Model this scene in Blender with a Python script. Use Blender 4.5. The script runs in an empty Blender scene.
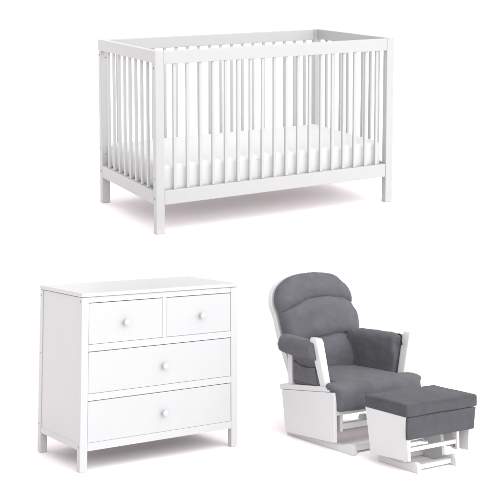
import bpy, bmesh, math, random
from mathutils import Vector, Matrix, noise

random.seed(4)
scene = bpy.context.scene
C = scene.collection
PI = math.pi

# ------------------------------------------------------------------ camera
F, PX, PY, PITCH = 1045.6566, 197.0997, 45.6103, 0.1256      # solved on the 500 px photograph
cam_d = bpy.data.cameras.new('camera'); cam = bpy.data.objects.new('camera', cam_d); C.objects.link(cam)
cam_d.sensor_width = 36; cam_d.lens = F*36/500
cam_d.shift_x = (250-PX)/500; cam_d.shift_y = (PY-250)/500
cam_d.clip_start = .05; cam_d.clip_end = 200
cam.location = (0, 0, 0); cam.rotation_euler = (PI/2+PITCH, 0, 0)
scene.camera = cam

AMB0, AMB1 = .42, 2.70         # studio surround, brighter on the camera's right
SL, SU = .855, 1.18            # real size of the lower pieces / of the crib
Z0 = -1.4336*SL               # lower floor

# ------------------------------------------------------------------ materials
def nodes(name):
    m = bpy.data.materials.new(name); m.use_nodes = True
    nt = m.node_tree; b = nt.nodes['Principled BSDF']
    return m, nt, b

def ramp_noise(nt, scale, detail, c0, c1, rough=.5, p0=.3, p1=.7, stretch=None):
    tc = nt.nodes.new('ShaderNodeTexCoord'); n = nt.nodes.new('ShaderNodeTexNoise')
    n.inputs['Scale'].default_value = scale; n.inputs['Detail'].default_value = detail
    n.inputs['Roughness'].default_value = rough
    if stretch:
        mp = nt.nodes.new('ShaderNodeMapping'); mp.inputs['Scale'].default_value = stretch
        nt.links.new(tc.outputs['Object'], mp.inputs['Vector']); nt.links.new(mp.outputs['Vector'], n.inputs['Vector'])
    else:
        nt.links.new(tc.outputs['Object'], n.inputs['Vector'])
    r = nt.nodes.new('ShaderNodeValToRGB')
    r.color_ramp.elements[0].position = p0; r.color_ramp.elements[1].position = p1
    r.color_ramp.elements[0].color = (*c0, 1); r.color_ramp.elements[1].color = (*c1, 1)
    nt.links.new(n.outputs['Fac'], r.inputs['Fac'])
    return n, r

def bump(nt, b, src, strength, dist):
    bp = nt.nodes.new('ShaderNodeBump'); bp.inputs['Strength'].default_value = strength
    bp.inputs['Distance'].default_value = dist
    nt.links.new(src, bp.inputs['Height']); nt.links.new(bp.outputs['Normal'], b.inputs['Normal'])

def paint_mat(name, v, rough=.42, warm=0.0):
    m, nt, b = nodes(name)
    n, r = ramp_noise(nt, 9, 6, (v*.990, v*.992, v*1.0), (v*(1.006+warm), v*1.008, v*1.016), stretch=(1, 1, .5))
    nt.links.new(r.outputs['Color'], b.inputs['Base Color'])
    b.inputs['Roughness'].default_value = rough
    b.inputs['Specular IOR Level'].default_value = .35
    n2 = nt.nodes.new('ShaderNodeTexNoise'); n2.inputs['Scale'].default_value = 160; n2.inputs['Detail'].default_value = 3
    nt.links.new(nt.nodes['Texture Coordinate'].outputs['Object'], n2.inputs['Vector'])
    bump(nt, b, n2.outputs['Fac'], .12, .001)
    return m

def fabric_mat(name, v, blue=1.06, mott=.10):
    m, nt, b = nodes(name)
    n, r = ramp_noise(nt, 14, 7, (v*(1-mott), v*(1-mott), v*(1-mott)*blue), (v*(1+mott), v*(1+mott), v*(1+mott)*blue), rough=.62)
    nt.links.new(r.outputs['Color'], b.inputs['Base Color'])
    b.inputs['Roughness'].default_value = .92
    b.inputs['Specular IOR Level'].default_value = .15
    b.inputs['Sheen Weight'].default_value = .08; b.inputs['Sheen Roughness'].default_value = .45
    n2 = nt.nodes.new('ShaderNodeTexNoise'); n2.inputs['Scale'].default_value = 330; n2.inputs['Detail'].default_value = 2
    nt.links.new(nt.nodes['Texture Coordinate'].outputs['Object'], n2.inputs['Vector'])
    wv = nt.nodes.new('ShaderNodeTexNoise'); wv.inputs['Scale'].default_value = 70; wv.inputs['Detail'].default_value = 5; wv.inputs['Roughness'].default_value = .7
    nt.links.new(nt.nodes['Texture Coordinate'].outputs['Object'], wv.inputs['Vector'])
    ad = nt.nodes.new('ShaderNodeMath'); ad.operation = 'ADD'
    nt.links.new(n2.outputs['Fac'], ad.inputs[0]); nt.links.new(wv.outputs['Fac'], ad.inputs[1])
    bump(nt, b, ad.outputs[0], .6 if mott > .05 else .2, .002)
    return m

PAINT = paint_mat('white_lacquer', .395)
PAINT_D = paint_mat('white_lacquer_dresser', .43)
PAINT_LIT = paint_mat('white_lacquer_slats_lit', .415)  # same lacquer as the crib rails, colour lightened to offset shading on the slats
PAINT_F = paint_mat('white_lacquer_drawer_fronts', .420)
PAINT_C = paint_mat('white_lacquer_chair', .555)
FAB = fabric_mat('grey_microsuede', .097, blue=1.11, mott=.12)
FAB_SHADED = fabric_mat('grey_microsuede_ottoman_shaded', .067, blue=1.11, mott=.12)  # same fabric as the chair, with shade darkened into the colour
SHEET = fabric_mat('white_cotton_sheet', .60, blue=1.0, mott=.012)
SHEET.node_tree.nodes['Principled BSDF'].inputs['Sheen Weight'].default_value = .05

def flat_mat(name, col, rough=.5, metal=0):
    m, nt, b = nodes(name)
    n, r = ramp_noise(nt, 60, 2, tuple(c*.85 for c in col), tuple(c*1.1 for c in col))
    nt.links.new(r.outputs['Color'], b.inputs['Base Color'])
    b.inputs['Roughness'].default_value = rough; b.inputs['Metallic'].default_value = metal
    return m
HOLE = flat_mat('bolt_steel', (.22, .22, .23), .5)
BRASS = flat_mat('bolt_brass', (.30, .23, .12), .4, .6)
DARK = flat_mat('dark_tie_cord', (.012, .012, .014), .8)
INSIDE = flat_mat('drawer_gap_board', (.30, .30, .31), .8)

mf, ntf, bf = nodes('white_studio_floor')
n, r = ramp_noise(ntf, 3, 3, (.975, .924, .926), (.98, .930, .932))
ntf.links.new(r.outputs['Color'], bf.inputs['Base Color'])
bf.inputs['Roughness'].default_value = 1; bf.inputs['Specular IOR Level'].default_value = 0
FLOOR = mf

# ------------------------------------------------------------------ helpers
def link(name, bm, mat, parent=None, smooth=False):
    bmesh.ops.recalc_face_normals(bm, faces=bm.faces[:])
    me = bpy.data.meshes.new(name); bm.to_mesh(me); bm.free()
    me.materials.append(mat)
    if smooth:
        for p in me.polygons: p.use_smooth = True
    o = bpy.data.objects.new(name, me); C.objects.link(o)
    if parent: o.parent = parent
    return o

def box(bm, x0, x1, y0, y1, z0, z1, bev=.002, segs=2):
    b2 = bmesh.new()
    bmesh.ops.create_cube(b2, size=1)
    for v in b2.verts:
        v.co = Vector(((x0+x1)/2+v.co.x*(x1-x0), (y0+y1)/2+v.co.y*(y1-y0), (z0+z1)/2+v.co.z*(z1-z0)))
    if bev: bmesh.ops.bevel(b2, geom=b2.edges[:]+b2.verts[:], offset=bev, segments=segs, affect='EDGES', profile=.5)
    t = bpy.data.meshes.new('t'); b2.to_mesh(t); b2.free(); bm.from_mesh(t); bpy.data.meshes.remove(t)

def part_box(name, parent, mat, *a, bev=.002, segs=2):
    bm = bmesh.new(); box(bm, *a, bev=bev, segs=segs); return link(name, bm, mat, parent)

def prism(bm, poly, axis, a, b, bev=.002):
    """poly of 2-d points extruded along axis ('u': points are (v,z); 'v': points are (u,z))"""
    b2 = bmesh.new()
    def P(p, t): return (t, p[0], p[1]) if axis == 'u' else ((p[0], t, p[1]) if axis == 'v' else (p[0], p[1], t))
    A = [b2.verts.new(P(p, a)) for p in poly]; B = [b2.verts.new(P(p, b)) for p in poly]
    b2.faces.new(A); b2.faces.new(B[::-1])
    for i in range(len(poly)):
        j = (i+1) % len(poly); b2.faces.new((A[i], B[i], B[j], A[j]))
    bmesh.ops.recalc_face_normals(b2, faces=b2.faces[:])
    if bev: bmesh.ops.bevel(b2, geom=b2.edges[:]+b2.verts[:], offset=bev, segments=2, affect='EDGES', profile=.5)
    t = bpy.data.meshes.new('t'); b2.to_mesh(t); b2.free(); bm.from_mesh(t); bpy.data.meshes.remove(t)

def lathe(bm, prof, origin, axis, n=28):
    """prof: (radius, distance along axis)"""
    ax = Vector(axis).normalized(); q = ax.to_track_quat('Z', 'Y'); o = Vector(origin)
    rings = []
    for r, h in prof:
        rings.append([bm.verts.new(o+q @ Vector((r*math.cos(2*PI*k/n), r*math.sin(2*PI*k/n), h))) for k in range(n)])
    for i in range(len(rings)-1):
        for k in range(n):
            bm.faces.new((rings[i][k], rings[i][(k+1) % n], rings[i+1][(k+1) % n], rings[i+1][k]))
    bm.faces.new(rings[0][::-1]); bm.faces.new(rings[-1])

def loft(bm, secs):
    R = [[bm.verts.new(p) for p in s] for s in secs]; n = len(R[0])
    for i in range(len(R)-1):
        for k in range(n):
            bm.faces.new((R[i][k], R[i][(k+1) % n], R[i+1][(k+1) % n], R[i+1][k]))
    bm.faces.new(R[0][::-1]); bm.faces.new(R[-1])

def softbox(x0, x1, y0, y1, z0, z1, r, crown=0.0, wob=0.0, n=22, seed=0, freq=7, warp=None):
    bm = bmesh.new(); bmesh.ops.create_cube(bm, size=2)
    bmesh.ops.subdivide_edges(bm, edges=bm.edges[:], cuts=n, use_grid_fill=True)
    c = Vector(((x0+x1)/2, (y0+y1)/2, (z0+z1)/2)); h = Vector(((x1-x0)/2, (y1-y0)/2, (z1-z0)/2))
    f = lambda t: math.copysign(1-(1-abs(t))**1.7, t)
    for v in bm.verts:
        t = Vector((f(v.co.x), f(v.co.y), f(v.co.z)))
        p = Vector((t.x*h.x, t.y*h.y, t.z*h.z))
        q = Vector([max(-h[i]+r, min(h[i]-r, p[i])) for i in range(3)])
        d = p-q
        if d.length > 1e-9: p = q+d.normalized()*r
        if crown and v.co.z > 0: p.z += crown*(1-t.x**2)*(1-t.y**2)*max(0, t.z)
        p += c
        if wob: p += noise.noise_vector(p*freq+Vector((seed, seed*2, 0)))*wob
        if warp: p = warp(p)
        v.co = p
    return bm

def thing(name, label, cat, mat4, scale, group=None):
    o = bpy.data.objects.new(name, None); C.objects.link(o)
    o.empty_display_size = .1
    o.matrix_world = mat4 @ Matrix.Diagonal((scale, scale, scale, 1))
    o['label'] = label; o['category'] = cat
    if group: o['group'] = group
    return o

# ------------------------------------------------------------------ crib frame / floor sheet
crib_R = Matrix.Rotation(.2226, 4, 'X') @ Matrix.Rotation(-.0051, 4, 'Y') @ Matrix.Rotation(.4694, 4, 'Z')
crib_o = Vector((-.1951, 5.123, -.2748))*SU
crib_M = Matrix.Translation(crib_o) @ crib_R
nrm = crib_R.to_3x3() @ Vector((0, 0, 1))
fdir = Vector((math.cos(.4694), math.sin(.4694))); bdir = Vector((-fdir.y, fdir.x))

def floor_z(x, y):
    up = crib_o.z-(nrm.x*(x-crib_o.x)+nrm.y*(y-crib_o.y))/nrm.z
    d = (x-crib_o.x)*bdir.x+(y-crib_o.y)*bdir.y
    t = max(0, min(1, (d+.40)/.32)); s = t*t*t*(t*(6*t-15)+10)
    z = Z0+(up-Z0)*s
    z += .35*max(0, d-1.9)**2
    return z-.0005

bm = bmesh.new()
def axis(a, b, st, zones):
    out = [a]
    while out[-1] < b:
        x = out[-1]; s = st
        for z0, z1, q in zones:
            if z0 <= x < z1: s = q
        out.append(x+s)
    return out
# grid aligned with the lip line: p along it, q across it
P = axis(-9, 10, .5, []); Q = axis(-9, 5.5, .25, [(-.5, .05, .012), (1.7, 5.5, .12)])
rows = []
for q in Q:
    row = []
    for p in P:
        x = crib_o.x+fdir.x*p+bdir.x*q; y = crib_o.y+fdir.y*p+bdir.y*q
        row.append(bm.verts.new((x, y, floor_z(x, y))))
    rows.append(row)
for i in range(len(rows)-1):
    for k in range(len(P)-1):
        bm.faces.new((rows[i][k], rows[i][k+1], rows[i+1][k+1], rows[i+1][k]))
fl = link('floor', bm, FLOOR, smooth=True); fl['kind'] = 'structure'

# ------------------------------------------------------------------ crib
L_, D_, H_ = 1.4071, .7374, .89
crib = thing('crib', 'white wooden baby crib with vertical slats and four square legs', 'crib', crib_M, SU)
pw, pd = .0455, .036
for x in (0, L_-pw):
    for y in (0, D_-pd):
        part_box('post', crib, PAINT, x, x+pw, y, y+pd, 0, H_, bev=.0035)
e = .0015
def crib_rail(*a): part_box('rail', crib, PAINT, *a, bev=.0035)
for y0, y1 in ((e, .030), (D_-.030, D_-e)):
    crib_rail(pw, L_-pw, y0, y1, .826, .8893)
    crib_rail(pw, L_-pw, y0, y1, .141, .211)
for x0, x1 in ((-.0025, .030), (L_-.030, L_+.0025)):
    crib_rail(x0, x1, .003, D_-.003, .832, .8915)
    crib_rail(x0+.003, x1-.003, pd, D_-pd, .142, .209)
sw = .0165
for k in range(18):
    x = .1062+.07045*k
    for y0 in (.008, D_-.024):
        part_box('slat', crib, PAINT_LIT, x-sw/2, x+sw/2, y0, y0+.016, .2105, .8265, bev=.003)
for k in range(8):
    y = .1195+.0716*k
    for x0 in (.006, L_-.022):
        part_box('slat', crib, PAINT_LIT, x0, x0+.0145, y-.009, y+.009, .2085, .8325, bev=.003)
part_box('mattress_support', crib, PAINT, .034, L_-.034, .034, D_-.034, .165, .182)
def bolt(parent, pos, ax, r=.0055, mat=HOLE):
    bm = bmesh.new(); lathe(bm, [(r, -.004), (r, .0009), (r*.8, .0014)], pos, ax, 14)
    return link('bolt', bm, mat, parent, True)
bolt(crib, (-.0005, .018, .808), (-1, 0, 0)); bolt(crib, (-.0005, .018, .175), (-1, 0, 0))
bolt(crib, (-.0005, D_-.018, .175), (-1, 0, 0)); bolt(crib, (.030, D_-pd, .795), (0, -1, 0), .0045)
bolt(crib, (-.0005, D_-.018, .808), (-1, 0, 0), .0045)
bolt(crib, (-.0005, .018, .27), (-1, 0, 0), .003); bolt(crib, (-.0005, D_-.018, .30), (-1, 0, 0), .003)
bolt(crib, (.022, D_-pd, .27), (0, -1, 0), .004)

mt = Matrix.Translation(crib_M @ Vector((0, 0, .183*SU))) @ crib_R
mattress = thing('mattress', 'white mattress in a fitted cotton sheet lying inside the crib', 'mattress', mt, SU)
link('mattress_body', softbox(.042, L_-.045, .040, D_-.040, .0, .146, .026, crown=.010, wob=.0022, n=34, seed=3, freq=4), SHEET, mattress, True)
bm = bmesh.new()       # stitched seam cord round the top edge
pts = []
x0, x1, y0, y1, rr = .045, L_-.048, .043, D_-.043, .03
for cx, cy, a0 in ((x1-rr, y1-rr, 0), (x0+rr, y1-rr, 90), (x0+rr, y0+rr, 180), (x1-rr, y0+rr, 270)):
    for k in range(7):
        a = math.radians(a0+15*k); pts.append(Vector((cx+rr*math.cos(a), cy+rr*math.sin(a), .124)))
n = len(pts); R = []
for i, p in enumerate(pts):
    d = (pts[(i+1) % n]-pts[i-1]).normalized(); s = Vector((-d.y, d.x, 0))
    R.append([bm.verts.new(p+(s*math.cos(a)+Vector((0, 0, 1))*math.sin(a))*.003) for a in [2*PI*j/6 for j in range(6)]])
for i in range(n):
    for j in range(6):
        bm.faces.new((R[i][j], R[i][(j+1) % 6], R[(i+1) % n][(j+1) % 6], R[(i+1) % n][j]))
link('piping', bm, SHEET, mattress, True)

# ------------------------------------------------------------------ dresser
DM = Matrix.Translation(Vector((-.5735, 5.3321, -1.4336))*SL) @ Matrix.Rotation(.5822, 4, 'Z')
W, DD, H = .9477, .4906, .86
dr = thing('dresser', 'white wooden dresser with two small drawers above two wide drawers', 'dresser', DM, SL)
post = .040; pdp = .034
for x in (0, W-post):
    part_box('post', dr, PAINT_D, x, x+post, 0, pdp, 0, .8385, bev=.002)
    part_box('post', dr, PAINT_D, x, x+post, DD-pdp, DD, 0, .8385, bev=.002)
part_box('top_board', dr, PAINT_D, -.003, W+.003, -.004, DD+.002, .840, .860, bev=.003)
part_box('side_panel', dr, PAINT_D, .004, .018, pdp+.001, DD-pdp-.0025, .104, .837, bev=.001)
part_box('side_panel', dr, PAINT_D, W-.018, W-.004, pdp+.001, DD-pdp-.0025, .104, .837, bev=.001)
part_box('side_rail', dr, PAINT_D, .0025, .016, pdp+.0005, DD-pdp-.0015, .101, .132, bev=.001)
part_box('side_rail', dr, PAINT_D, W-.016, W-.0025, pdp+.0005, DD-pdp-.0015, .101, .132, bev=.001)
part_box('back_panel', dr, PAINT_D, post, W-post, DD-.012, DD-.006, .10, .837, bev=0)
g = .0022
A0, A1 = post, W-post
for z0, z1, y0 in ((.811, .8385, .0015), (.573, .607, .001), (.335, .369, .001), (.097, .1345, .0005)):
    part_box('rail', dr, PAINT_D, A0+.0003, A1-.0003, y0, .022, z0, z1, bev=.0012)
part_box('divider', dr, PAINT_D, .4715, .4975, .0012, .022, .607, .811, bev=.001)
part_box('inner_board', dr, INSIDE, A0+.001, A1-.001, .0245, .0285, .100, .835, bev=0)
def knob(parent, x, y, z):
    bm = bmesh.new()
    lathe(bm, [(.0115, 0), (.0105, .003), (.0085, .008), (.0085, .0135), (.0125, .0175), (.0162, .0210), (.0175, .0255), (.0170, .0285), (.0155, .0300), (.0120, .0312), (.002, .0318)], (x, y, z), (0, -1, 0), 32)
    return link('knob', bm, PAINT_D, parent, True)
def drawer(x0, x1, z0, z1, kx, gl=.0013, gr=.0022, gb=.0012):
    d = part_box('drawer', dr, PAINT_F, x0+gl, x1-gr, .002, .0215, z0+gb, z1-g*1.35, bev=.0014)
    knob(d, kx, .002, (z0+z1)/2-.005)
drawer(A0, .4715, .607, .811, .247, gr=.0004); drawer(.4975, A1, .607, .811, .711)
drawer(A0, A1, .369, .573, .479); drawer(A0, A1, .1345, .335, .479, gb=.0006)
for z in (.808, .508, .147): bolt(dr, (.0, DD-.014, z), (-1, 0, 0), .0048)
for z in (.818, .118): bolt(dr, (.0, .018, z), (-1, 0, 0), .0055)

# ------------------------------------------------------------------ glider chair
TH = .57
def RM(px, py): return Matrix.Translation(Vector((px, py, -1.4336))*SL) @ Matrix.Rotation(TH, 4, 'Z')
Uv = Vector((math.cos(TH), math.sin(TH), 0)); Vv = Vector((-math.sin(TH), math.cos(TH), 0))
CO = Vector((.8093, 5.6522, -1.4336))
ch = thing('glider_chair', 'white framed glider armchair with grey cushions and rounded backrest', 'armchair', RM(CO.x, CO.y), SL)

def px_plane(x, y, nv, c):
    """where the outline seen at photo pixel x, y lies on a plane of the chair (chair-local u, v, z)"""
    r = Matrix.Rotation(PITCH, 3, 'X') @ Vector(((x-PX)/F, 1, -(y-PY)/F))
    nw = Uv*nv[0]+Vv*nv[1]+Vector((0, 0, nv[2]))
    t = (c+CO.dot(nw))/r.dot(nw); p = r*t-CO
    return Vector((p.dot(Uv), p.dot(Vv), p.z))

def runner(parent, u0, u1, ln, mat, k=1.0):
    poly = [(0.004, 0), (0, .012*k), (.002, .034*k), (.010, .047*k), (.026, .053*k), (.045, .050*k), (.085, .036*k), (.12, .033*k),
            (ln-.12, .033*k), (ln-.085, .036*k), (ln-.045, .050*k), (ln-.026, .053*k), (ln-.010, .047*k), (ln-.002, .034*k), (ln, .012*k), (ln-.004, 0)]
    bm = bmesh.new(); prism(bm, poly, 'u', u0, u1, .0025); return link('runner', bm, mat, parent)

MID = .281
def mir(u): return 2*MID-u
for s in (0, 1):
    m = (lambda u: u) if s == 0 else mir
    def bx(name, a, b, *r, **k):
        x, y = sorted((m(a), m(b))); return part_box(name, ch, PAINT_C, x, y, *r, **k)
    a, b = sorted((m(.0), m(.030)))
    runner(ch, a, b, .565, PAINT_C)
    # side panel, tapering to the foot
    a, b = sorted((m(-.030), m(-.010)))
    bm = bmesh.new(); prism(bm, [(.112, .045), (.110, .302), (.568, .245), (.536, .020)], 'u', a, b, .003); link('side_panel', bm, PAINT_C, ch)
    # rail on which the arm stands
    a, b = sorted((m(-.026), m(.024)))
    bm = bmesh.new(); prism(bm, [(.150, .2975), (.150, .326), (.588, .272), (.588, .2435)], 'u', a, b, .003)
    link('arm_rail', bm, PAINT_C, ch)
    # splayed front arm post
    bm = bmesh.new()
    secs = []
    for t in [0, .2, .4, .6, .8, .93, .98, 1.0]:
        zt_ = .572 if s == 0 else .554; z = .300+(zt_-.300)*t; uc = (.002-(.052 if s == 0 else .082)*t); hw = .019+.007*t+(.003 if s else 0); hv = .026+.006*t
        if t > .9: q = math.sqrt(max(.0, 1-((t-.9)/.105)**2)); hw *= .45+.55*q; hv *= .8+.2*q
        sec = []
        for a_ in range(20):
            an = 2*PI*(a_+.5)/20; cx_, sx_ = math.cos(an), math.sin(an)
            sec.append(Vector((m(uc+hw*math.copysign(abs(cx_)**.25, cx_)), .212+.016*t+hv*math.copysign(abs(sx_)**.25, sx_), z)))
        secs.append(sec)
    loft(bm, secs); o = link('arm_post', bm, PAINT_C, ch, True)
    o.data.set_sharp_from_angle(angle=math.radians(35))
    bx('rear_post', -.018, .004, .486, .522, .280, .500)
    bx('arm_bar', -.030, -.006, .300, .590, .478, .496); bx('arm_bar', .000, .018, .590, .650, .474, .494)
    # upright and swinging glide arms inside the base
    a, b = sorted((m(.004), m(.026)))
    bm = bmesh.new(); prism(bm, [(.200, .030), (.225, .160), (.335, .160), (.380, .030)], 'u', a, b, .002); link('upright', bm, PAINT_C, ch)
    for v in (.135, .430): bx('glide_arm', .032, .050, v, v+.040, .090, .235)
    # padded cover draped over the arm: roll outside, flap inside, pocket outside
    bm = bmesh.new(); secs = []
    N = 40
    prof = [(.030, .300), (.033, .36), (.036, .42), (.040, .47), (.040, .505), (.032, .530), (.012, .545), (-.014, .549), (-.040, .544), (-.060, .528), (-.069, .503),
            (-.067, .476), (-.058, .454), (-.036, .442), (-.022, .436), (-.016, .420), (-.015, .38), (-.015, .330), (-.013, .300), (.008, .297)]
    pr2 = []
    for i in range(len(prof)):
        p0, p1, p2, p3 = prof[i-1], prof[i], prof[(i+1) % len(prof)], prof[(i+2) % len(prof)]
        for w_ in range(4):
            t = w_/4
            pr2.append(tuple(.5*((2*p1[k])+(-p0[k]+p2[k])*t+(2*p0[k]-5*p1[k]+4*p2[k]-p3[k])*t*t+(-p0[k]+3*p1[k]-3*p2[k]+p3[k])*t**3) for k in (0, 1)))
    for i in range(N+1):
        t = i/N; tt = .5-.5*math.cos(PI*t)
        sec = []
        for (pu, pz) in pr2:
            low = max(0, min(1, (.462-pz)/.02))
            v0, v1 = (.226 if s == 0 else .262), (.622 if (pu > .02 and s == 1) else .600*(1-low)+.482*low)
            v = v0+(v1-v0)*tt
            e0 = math.sqrt(max(0, 1-(1-min((v-v0)/.022, 1))**2)); e1 = math.sqrt(max(0, 1-(1-min((v1-v)/.040, 1))**2))
            e_ = min(.72+.28*e0, 1 if pu > .02 else (.30+.70*e1 if low < .5 else .8+.2*e1))
            cu, cz = (-.012, .500) if pz > .455 else (.006, pz)
            q = Vector((cu+(pu-cu)*e_, v, cz+(pz-cz)*e_))
            hz = max(0, min(1, (q.z-.30)/.20)); fr = 1-(v-.22)/.38
            q.x += hz*((-.042 if s == 0 else -.036)*fr+(.028 if s == 0 else .008)*(1-fr)); tp = max(0, min(1, (q.z-.44)/.06)); q.z += ((.004 if s == 0 else -.012)*fr-(.008*(1-fr) if s else 0))*tp
            if pu < -.018 and pz > .40: q.z += .016*fr*max(0, 1-abs(q.z-.445)/.05)
            q += noise.noise_vector(q*13+Vector((s*5, 0, 0)))*.0042+noise.noise_vector(q*30+Vector((s*5, 0, 0)))*.0016
            q.x = m(q.x); sec.append(q)
        secs.append(sec)
    loft(bm, secs); arm = link('arm_cushion', bm, FAB, ch, True)
    def pocketwarp(p):
        q = p.copy(); t = (p.z-.296)/(.412-.296)
        q.z = p.z-max(0, t)*.020*math.sin(PI*min(1, max(0, (p.y-.225)/.25)))
        hz = max(0, min(1, (q.z-.30)/.20)); fr = 1-(q.y-.22)/.38
        q.x += hz*(-.042*fr+.028*(1-fr)); q.x = m(q.x); return q
    link('arm_pocket', softbox(-.0250, -.0165, .256, .466, .318, .420, .0034, wob=.002, n=14, seed=9+s, freq=14, warp=pocketwarp), FAB, arm, True)
    if s == 1:      # dark cord tied round the arm in front of the cover
        for (cx_, cy_, dx_) in ((400.2, 335.8, 1.6), (401.2, 342.0, .5)):
            bm = bmesh.new(); secs = []
            for i in range(11):
                t = i/10; c_ = px_plane(cx_+dx_*(t-.5)*2, cy_-1.5*math.sin(PI*t)+3.5*t-1.5, (0, 1, 0), .232-.012*math.sin(PI*t))
                secs.append([c_+Vector((math.cos(2*PI*k/8)*.0058, math.sin(2*PI*k/8)*.003, math.sin(2*PI*k/8)*.005)) for k in range(8)])
            loft(bm, secs); link('tie', bm, DARK, arm, True)

# cross members
for (v0, v1, z0, z1) in ((.035, .075, .010, .030), (.480, .520, .010, .030)):
    part_box('crossbar', ch, PAINT_C, .030, mir(.030), v0, v1, z0, z1)
part_box('crossbar', ch, PAINT_C, .050, mir(.050), .140, .165, .098, .128)
part_box('crossbar', ch, PAINT_C, .050, mir(.050), .435, .460, .098, .128)
part_box('seat_rail', ch, PAINT_C, -.008, mir(-.008), .118, .140, .180, .208)
part_box('seat_base', ch, PAINT_C, -.008, mir(-.008), .142, .560, .190, .206)

# seat cushion, T-shaped: wide in front of the arm posts
bm = bmesh.new(); secs = []
NV = 46
for i in range(NV+1):
    t = i/NV; v = .074+(.57-.074)*(t**1.35)
    k = max(0, min(1, (v-.172)/.020)); k = k*k*(3-2*k)
    uL = -.012+(.040+.012)*k; uR = mir(-.022)+(mir(.040)-mir(-.022))*k
    fr = min(1, (v-.074)/.045); e_ = math.sqrt(max(0, 1-(1-fr)**2))
    zt = .268+(.064+.008*math.sin(PI*min(1, t*1.1)))*(.25+.75*e_); zb = .268-(.064)*(.55+.45*e_) if v < .125 else .208
    if v < .125: zb = .268-.070*(.66+.34*e_)
    r_ = .024
    sec = []
    uc, hu, zc, hz = (uL+uR)/2, (uR-uL)/2-(1-e_)*.018, (zt+zb)/2, (zt-zb)/2
    loop = []
    for (sx, sz, a0) in ((1, 1, 0), (-1, 1, 90), (-1, -1, 180), (1, -1, 270)):
        for q in range(7):
            a = math.radians(a0+15*q); loop.append((sx*(hu-r_)+r_*math.cos(a), sz*(hz-min(r_, hz))+min(r_, hz)*math.sin(a)))
    full = []
    for j in range(len(loop)):
        p, q = loop[j], loop[(j+1) % len(loop)]
        full.append(p)
        if math.hypot(q[0]-p[0], q[1]-p[1]) > .2:
            for w in range(1, 18): full.append((p[0]+(q[0]-p[0])*w/18, p[1]+(q[1]-p[1])*w/18))
    for x_, z_ in full:
        crown = .010*(1-(x_/hu)**2) if z_ > 0 else 0
        p = Vector((uc+x_, v, zc+z_+crown)); kk = max(0, min(1, (p.z-.302)/.022))*(1-k)*max(0, abs(x_)/hu-.6)/.4; p.x += math.copysign(.028*kk, x_); p += noise.noise_vector(p*9)*.0038+noise.noise_vector(p*20)*.0018
        sec.append(p)
    secs.append(sec)
loft(bm, secs); link('seat_cushion', bm, FAB, ch, True)

# backrest cushion: outline read on the reclined plane, three quilted lobes
RC = .27; NB = (0, math.cos(RC), -math.sin(RC))
def back_us(x, y, c=.545):
    p = px_plane(x, y, NB, c); return p.x, p.z/math.cos(RC)
Lp = [(304, 392), (296, 372), (290, 352), (284, 333), (279.5, 313.5), (276.3, 305), (275.4, 297), (277.3, 288), (283, 281), (291, 276), (302, 273.2), (314, 272.0)]
Rp = [(358, 385), (358.5, 365), (359, 350), (357.8, 339), (357.5, 331), (356.5, 320), (354.5, 311), (351.8, 305.5), (351, 298), (347.5, 290), (341, 282), (333, 276), (324, 273), (314, 272.0)]
def smooth_line(P_, n=8):
    out = []
    for i in range(len(P_)-1):
        p0, p1, p2, p3 = P_[max(0, i-1)], P_[i], P_[i+1], P_[min(len(P_)-1, i+2)]
        for w_ in range(n):
            t = w_/n
            out.append(tuple(.5*((2*p1[k])+(-p0[k]+p2[k])*t+(2*p0[k]-5*p1[k]+4*p2[k]-p3[k])*t*t+(-p0[k]+3*p1[k]-3*p2[k]+p3[k])*t**3) for k in (0, 1)))
    return out+[P_[-1]]
Lk = [back_us(*p) for p in Lp]; Rk = [back_us(*p) for p in Rp]
Lo = smooth_line(Lk); Ro = smooth_line(Rk)
def at_s(pts, s):
    if s <= pts[0][1]: return pts[0][0]
    for a, b in zip(pts, pts[1:]):
        if b[1] < a[1]: continue
        if a[1] <= s <= b[1]: return a[0]+(b[0]-a[0])*(s-a[1])/(b[1]-a[1]+1e-9)
    return pts[-1][0]
smax = max(p[1] for p in Lo+Ro); smin = .30
B1 = sorted(back_us(*p) for p in [(272, 318), (279.5, 313), (287, 310), (297, 303.5), (303, 300.5), (313, 298), (326, 297), (340, 298.5), (348, 302), (354, 306), (360, 312)])
B2 = sorted(back_us(*p) for p in [(275, 365), (285, 352), (300, 343), (312, 339), (324, 336.6), (331, 334.5), (338.6, 334), (350, 335.5), (359.4, 339), (366, 342)])
def seam_s(B, u):
    if u <= B[0][0]: return B[0][1]
    for a, b in zip(B, B[1:]):
        if a[0] <= u <= b[0]: return a[1]+(b[1]-a[1])*(u-a[0])/(b[0]-a[0]+1e-9)
    return B[-1][1]
up = Vector((0, math.sin(RC), math.cos(RC))); fw = Vector((0, -math.cos(RC), math.sin(RC)))
c0 = .545
def bp(u, s, h):
    # s is height/cos, plane point (v from plane equation)
    z = s*math.cos(RC); v = (c0+math.sin(RC)*z)/math.cos(RC)
    return Vector((u, v, z))+fw*h
NS, NT = 190, 64
bm = bmesh.new(); front = []; back = []
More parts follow.
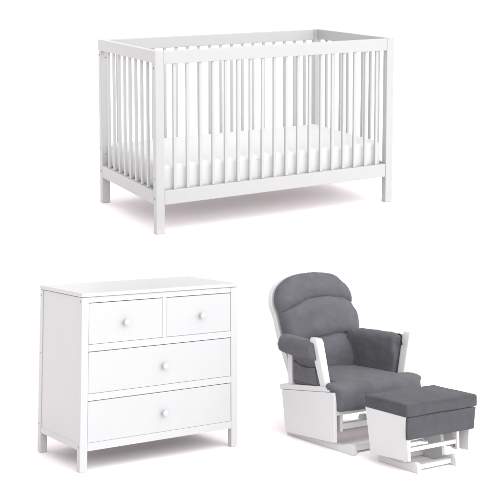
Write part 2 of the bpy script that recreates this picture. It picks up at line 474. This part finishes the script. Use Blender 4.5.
for i in range(NS+1):
    a = i/NS; s = smin+(smax-smin)*(math.sin(a*PI/2)*.55+a*.45)
    l, r_ = at_s(Lo, s), at_s(Ro, s)
    if i == NS: l = r_ = (l+r_)/2
    fr_, bk_ = [], []
    for j in range(NT+1):
        t = math.sin((j/NT-.5)*PI)*.75+(j/NT-.5)*2*.25
        u = (l+r_)/2+(r_-l)/2*t
        de = min(u-l, r_-u); dt = (smax-s)*.9; d = max(0, min(de, dt*1.0+.0)); 
        e_ = math.sqrt(max(0, 1-(1-min(d/.045, 1))**2))
        d1 = s-seam_s(B1, u); d2 = s-seam_s(B2, u)
        h = .040+.020*math.sin(PI*min(1, max(0, (t+1)/2)))
        # lobes
        groove = .016*math.exp(-abs(d1)/.007)+.018*math.exp(-abs(d2)/.007)+.012*math.exp(-(d1/.035)**2)+.012*math.exp(-(d2/.035)**2)
        pr = 0
        if d2 < 0: pr = .030*math.exp(-((d2+.09)/.09)**2)
        elif d1 < 0: pr = .012
        hh = (h+pr)*e_-groove*(.35+.65*e_)
        if j in (0, NT) or i == NS: hh = 0 if i != NS else 0
        p = bp(u, s, hh)
        if 0 < j < NT and i < NS:
            p += noise.noise_vector(p*11)*.0050+noise.noise_vector(p*30)*.0018
        vtx = bm.verts.new(p); fr_.append(vtx)
        bk_.append(vtx if j in (0, NT) or i == NS else bm.verts.new(bp(u, s, -.045*e_)))
    front.append(fr_); back.append(bk_)
for S, fl_ in ((front, 0), (back, 1)):
    for i in range(NS):
        for j in range(NT):
            q = [S[i][j], S[i][j+1], S[i+1][j+1], S[i+1][j]]
            try: bm.faces.new(q if not fl_ else q[::-1])
            except ValueError: pass
ring = front[0]+back[0][1:-1][::-1]
bm.faces.new(ring)
bmesh.ops.remove_doubles(bm, verts=bm.verts[:], dist=.00005)
link('back_cushion', bm, FAB, ch, True)

# bent wooden back frame behind the cushion
bm = bmesh.new()
um = (Lk[4][0]+Rk[7][0])/2; Lo, Ro = Lk, Rk
path = []
for (u, s) in Lo[:-1]: path.append((um+(u-um)*.965, s-.006))
path[0] = (path[3][0]+.055, .22); path[1] = (path[3][0]+.035, .33); path[2] = (path[3][0]+.016, .44)
path.append((Lo[-1][0]*.5+Ro[-1][0]*.5, smax-.010))
for (u, s) in Ro[-2:2:-1]: path.append((um+(u-um)*.955, s-.006))
e0 = path[-1]; path += [(e0[0]-.012, .44), (e0[0]-.030, .33), (e0[0]-.050, .22)]
# resample smoothly
fine = []
for i in range(len(path)-1):
    p0 = path[max(0, i-1)]; p1 = path[i]; p2 = path[i+1]; p3 = path[min(len(path)-1, i+2)]
    for w in range(6):
        t = w/6
        fine.append(tuple(.5*((2*p1[k])+(-p0[k]+p2[k])*t+(2*p0[k]-5*p1[k]+4*p2[k]-p3[k])*t*t+(-p0[k]+3*p1[k]-3*p2[k]+p3[k])*t**3) for k in (0, 1)))
fine.append(path[-1])
secs = []
for i, (u, s) in enumerate(fine):
    a = fine[max(0, i-1)]; b = fine[min(len(fine)-1, i+1)]
    d = Vector((b[0]-a[0], b[1]-a[1])).normalized(); nx, ny = -d.y, d.x
    sec = []
    for (o_, h_) in ((-.013, -.043), (-.010, -.040), (.010, -.040), (.013, -.043), (.013, -.072), (.010, -.075), (-.010, -.075), (-.013, -.072)):
        sec.append(bp(u+nx*o_, s+ny*o_, h_))
    secs.append(sec)
loft(bm, secs); o = link('back_frame', bm, PAINT_C, ch, True); o.data.set_sharp_from_angle(angle=math.radians(35))
for k in range(5):
    u = um+(k-2)*.085; top = smax-.03-.012*(k-2)**2
    bm = bmesh.new(); secs = []
    for s in (.25, top):
        secs.append([bp(u+a, s, b) for a, b in ((-.012, -.052), (.012, -.052), (.012, -.066), (-.012, -.066))])
    loft(bm, secs); link('back_slat', bm, PAINT_C, ch)

# ------------------------------------------------------------------ ottoman
ot = thing('ottoman', 'white framed gliding ottoman with flat grey cushion standing before the armchair', 'ottoman', RM(1.0771, 5.3199), SL)
runner(ot, 0, .026, .285, PAINT_C, .92); runner(ot, .262, .288, .285, PAINT_C, .92)
for a, b, s in ((-.060, -.042, 0), (.385, .403, 1)):
    bm = bmesh.new()
    prism(bm, [(.013, .060), (.012, .2705), (.308, .2705), (.288, .042)], 'u', a, b, .003)
    for v in bm.verts:      # panels lean in towards the foot
        t = (.27-v.co.z)/.22; v.co.x += (.012 if s == 0 else -.022)*t
    link('side_panel', bm, PAINT_C, ot)
link('cushion', softbox(-.066, .428, -.004, .308, .271, .331, .013, crown=.007, wob=.0025, n=26, seed=7, freq=8), FAB_SHADED, ot, True)
bm = bmesh.new()
x0, x1, y0, y1, rr = -.0665, .4285, -.0045, .3085, .014; pts = []
for cx, cy, a0 in ((x1-rr, y1-rr, 0), (x0+rr, y1-rr, 90), (x0+rr, y0+rr, 180), (x1-rr, y0+rr, 270)):
    for k in range(7):
        a = math.radians(a0+15*k); pts.append(Vector((cx+rr*math.cos(a), cy+rr*math.sin(a), .3235)))
for i, p in enumerate(pts): p.z += .0
n = len(pts); RR = []
for i, p in enumerate(pts):
    d = (pts[(i+1) % n]-pts[i-1]).normalized(); q = Vector((-d.y, d.x, 0))
    RR.append([bm.verts.new(p-q*-.002+(q*math.cos(a)+Vector((0, 0, 1))*math.sin(a))*.0022) for a in [2*PI*j/6 for j in range(6)]])
for i in range(n):
    for j in range(6): bm.faces.new((RR[i][j], RR[i][(j+1) % 6], RR[(i+1) % n][(j+1) % 6], RR[(i+1) % n][j]))
link('welt', bm, FAB_SHADED, ot, True)
def skw(p):
    q = p.copy(); t = max(0, (.272-p.z)/.11); q.x = p.x+(-.004 if p.x < .17 else -.018)*t; return q
sk = softbox(-.0615+.002, .418, -.001, .017, .1640, .2700, .006, wob=.002, n=16, seed=8, freq=9, warp=skw)
link('skirt', sk, FAB_SHADED, ot, True)
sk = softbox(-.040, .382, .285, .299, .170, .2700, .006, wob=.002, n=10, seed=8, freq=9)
link('skirt', sk, FAB_SHADED, ot, True)
part_box('seat_board', ot, PAINT_C, -.040, .383, .020, .280, .245, .268)
for u0, u1 in ((.003, .023), (.265, .285)):
    bm = bmesh.new(); prism(bm, [(.095, .028), (.105, .150), (.185, .150), (.205, .028)], 'u', u0, u1, .002); link('upright', bm, PAINT_C, ot)
for u0, u1, zb_ in ((-.034, -.018, .098), (.300, .318, .068)):
    for v in (.026, .225): part_box('glide_arm', ot, PAINT_C, u0, u1, v, v+.038, zb_, .244)
for u in (.299,):
    bolt(ot, (u, .045, .085), (-1, 0, 0), .008, BRASS)
part_box('crossbar', ot, PAINT_C, -.0175, .2995, .030, .048, .098, .118)
part_box('crossbar', ot, PAINT_C, -.0175, .2995, .232, .250, .098, .118)
part_box('crossbar', ot, PAINT_C, .0265, .2615, .030, .062, .008, .030)
part_box('crossbar', ot, PAINT_C, .0265, .2615, .225, .255, .008, .030)
bm = bmesh.new(); lathe(bm, [(.008, 0), (.008, .022)], (.225, .120, .150), (0, -1, 0), 16); link('stop_pin', bm, DARK, ot, True)

# ------------------------------------------------------------------ light
w = bpy.data.worlds.new('World'); scene.world = w; w.use_nodes = True
wt = w.node_tree; bg = wt.nodes['Background']; bg.inputs['Color'].default_value = (.985, .99, 1, 1)
geo = wt.nodes.new('ShaderNodeTexCoord'); dot = wt.nodes.new('ShaderNodeVectorMath'); dot.operation = 'DOT_PRODUCT'
kd = Vector((.66, -.68, .36)).normalized(); dot.inputs[1].default_value = kd
mr = wt.nodes.new('ShaderNodeMapRange'); mr.interpolation_type = 'SMOOTHSTEP'
for i_, v_ in (('From Min', -.40), ('From Max', .95), ('To Min', AMB0), ('To Max', AMB1)): mr.inputs[i_].default_value = v_
wt.links.new(geo.outputs['Generated'], dot.inputs[0]); wt.links.new(dot.outputs['Value'], mr.inputs['Value'])
wt.links.new(mr.outputs['Result'], bg.inputs['Strength'])
def area(name, loc, tgt, sx, sy, power, col=(1, 1, 1)):
    d = bpy.data.lights.new(name, 'AREA'); d.shape = 'RECTANGLE'; d.size = sx; d.size_y = sy; d.energy = power; d.color = col
    o = bpy.data.objects.new(name, d); C.objects.link(o); o.location = loc
    o.rotation_euler = (Vector(tgt)-Vector(loc)).to_track_quat('-Z', 'Y').to_euler(); return o
area('studio_softbox', (4.9, -1.7, 2.0), (.2, 5.0, -1.0), 3.4, 3.0, 170)

scene.view_settings.view_transform = 'Standard'; scene.view_settings.look = 'None'
scene.view_settings.exposure = 0; scene.view_settings.gamma = 1
scene.cycles.max_bounces = 12; scene.cycles.diffuse_bounces = 8
scene.cycles.use_denoising = True
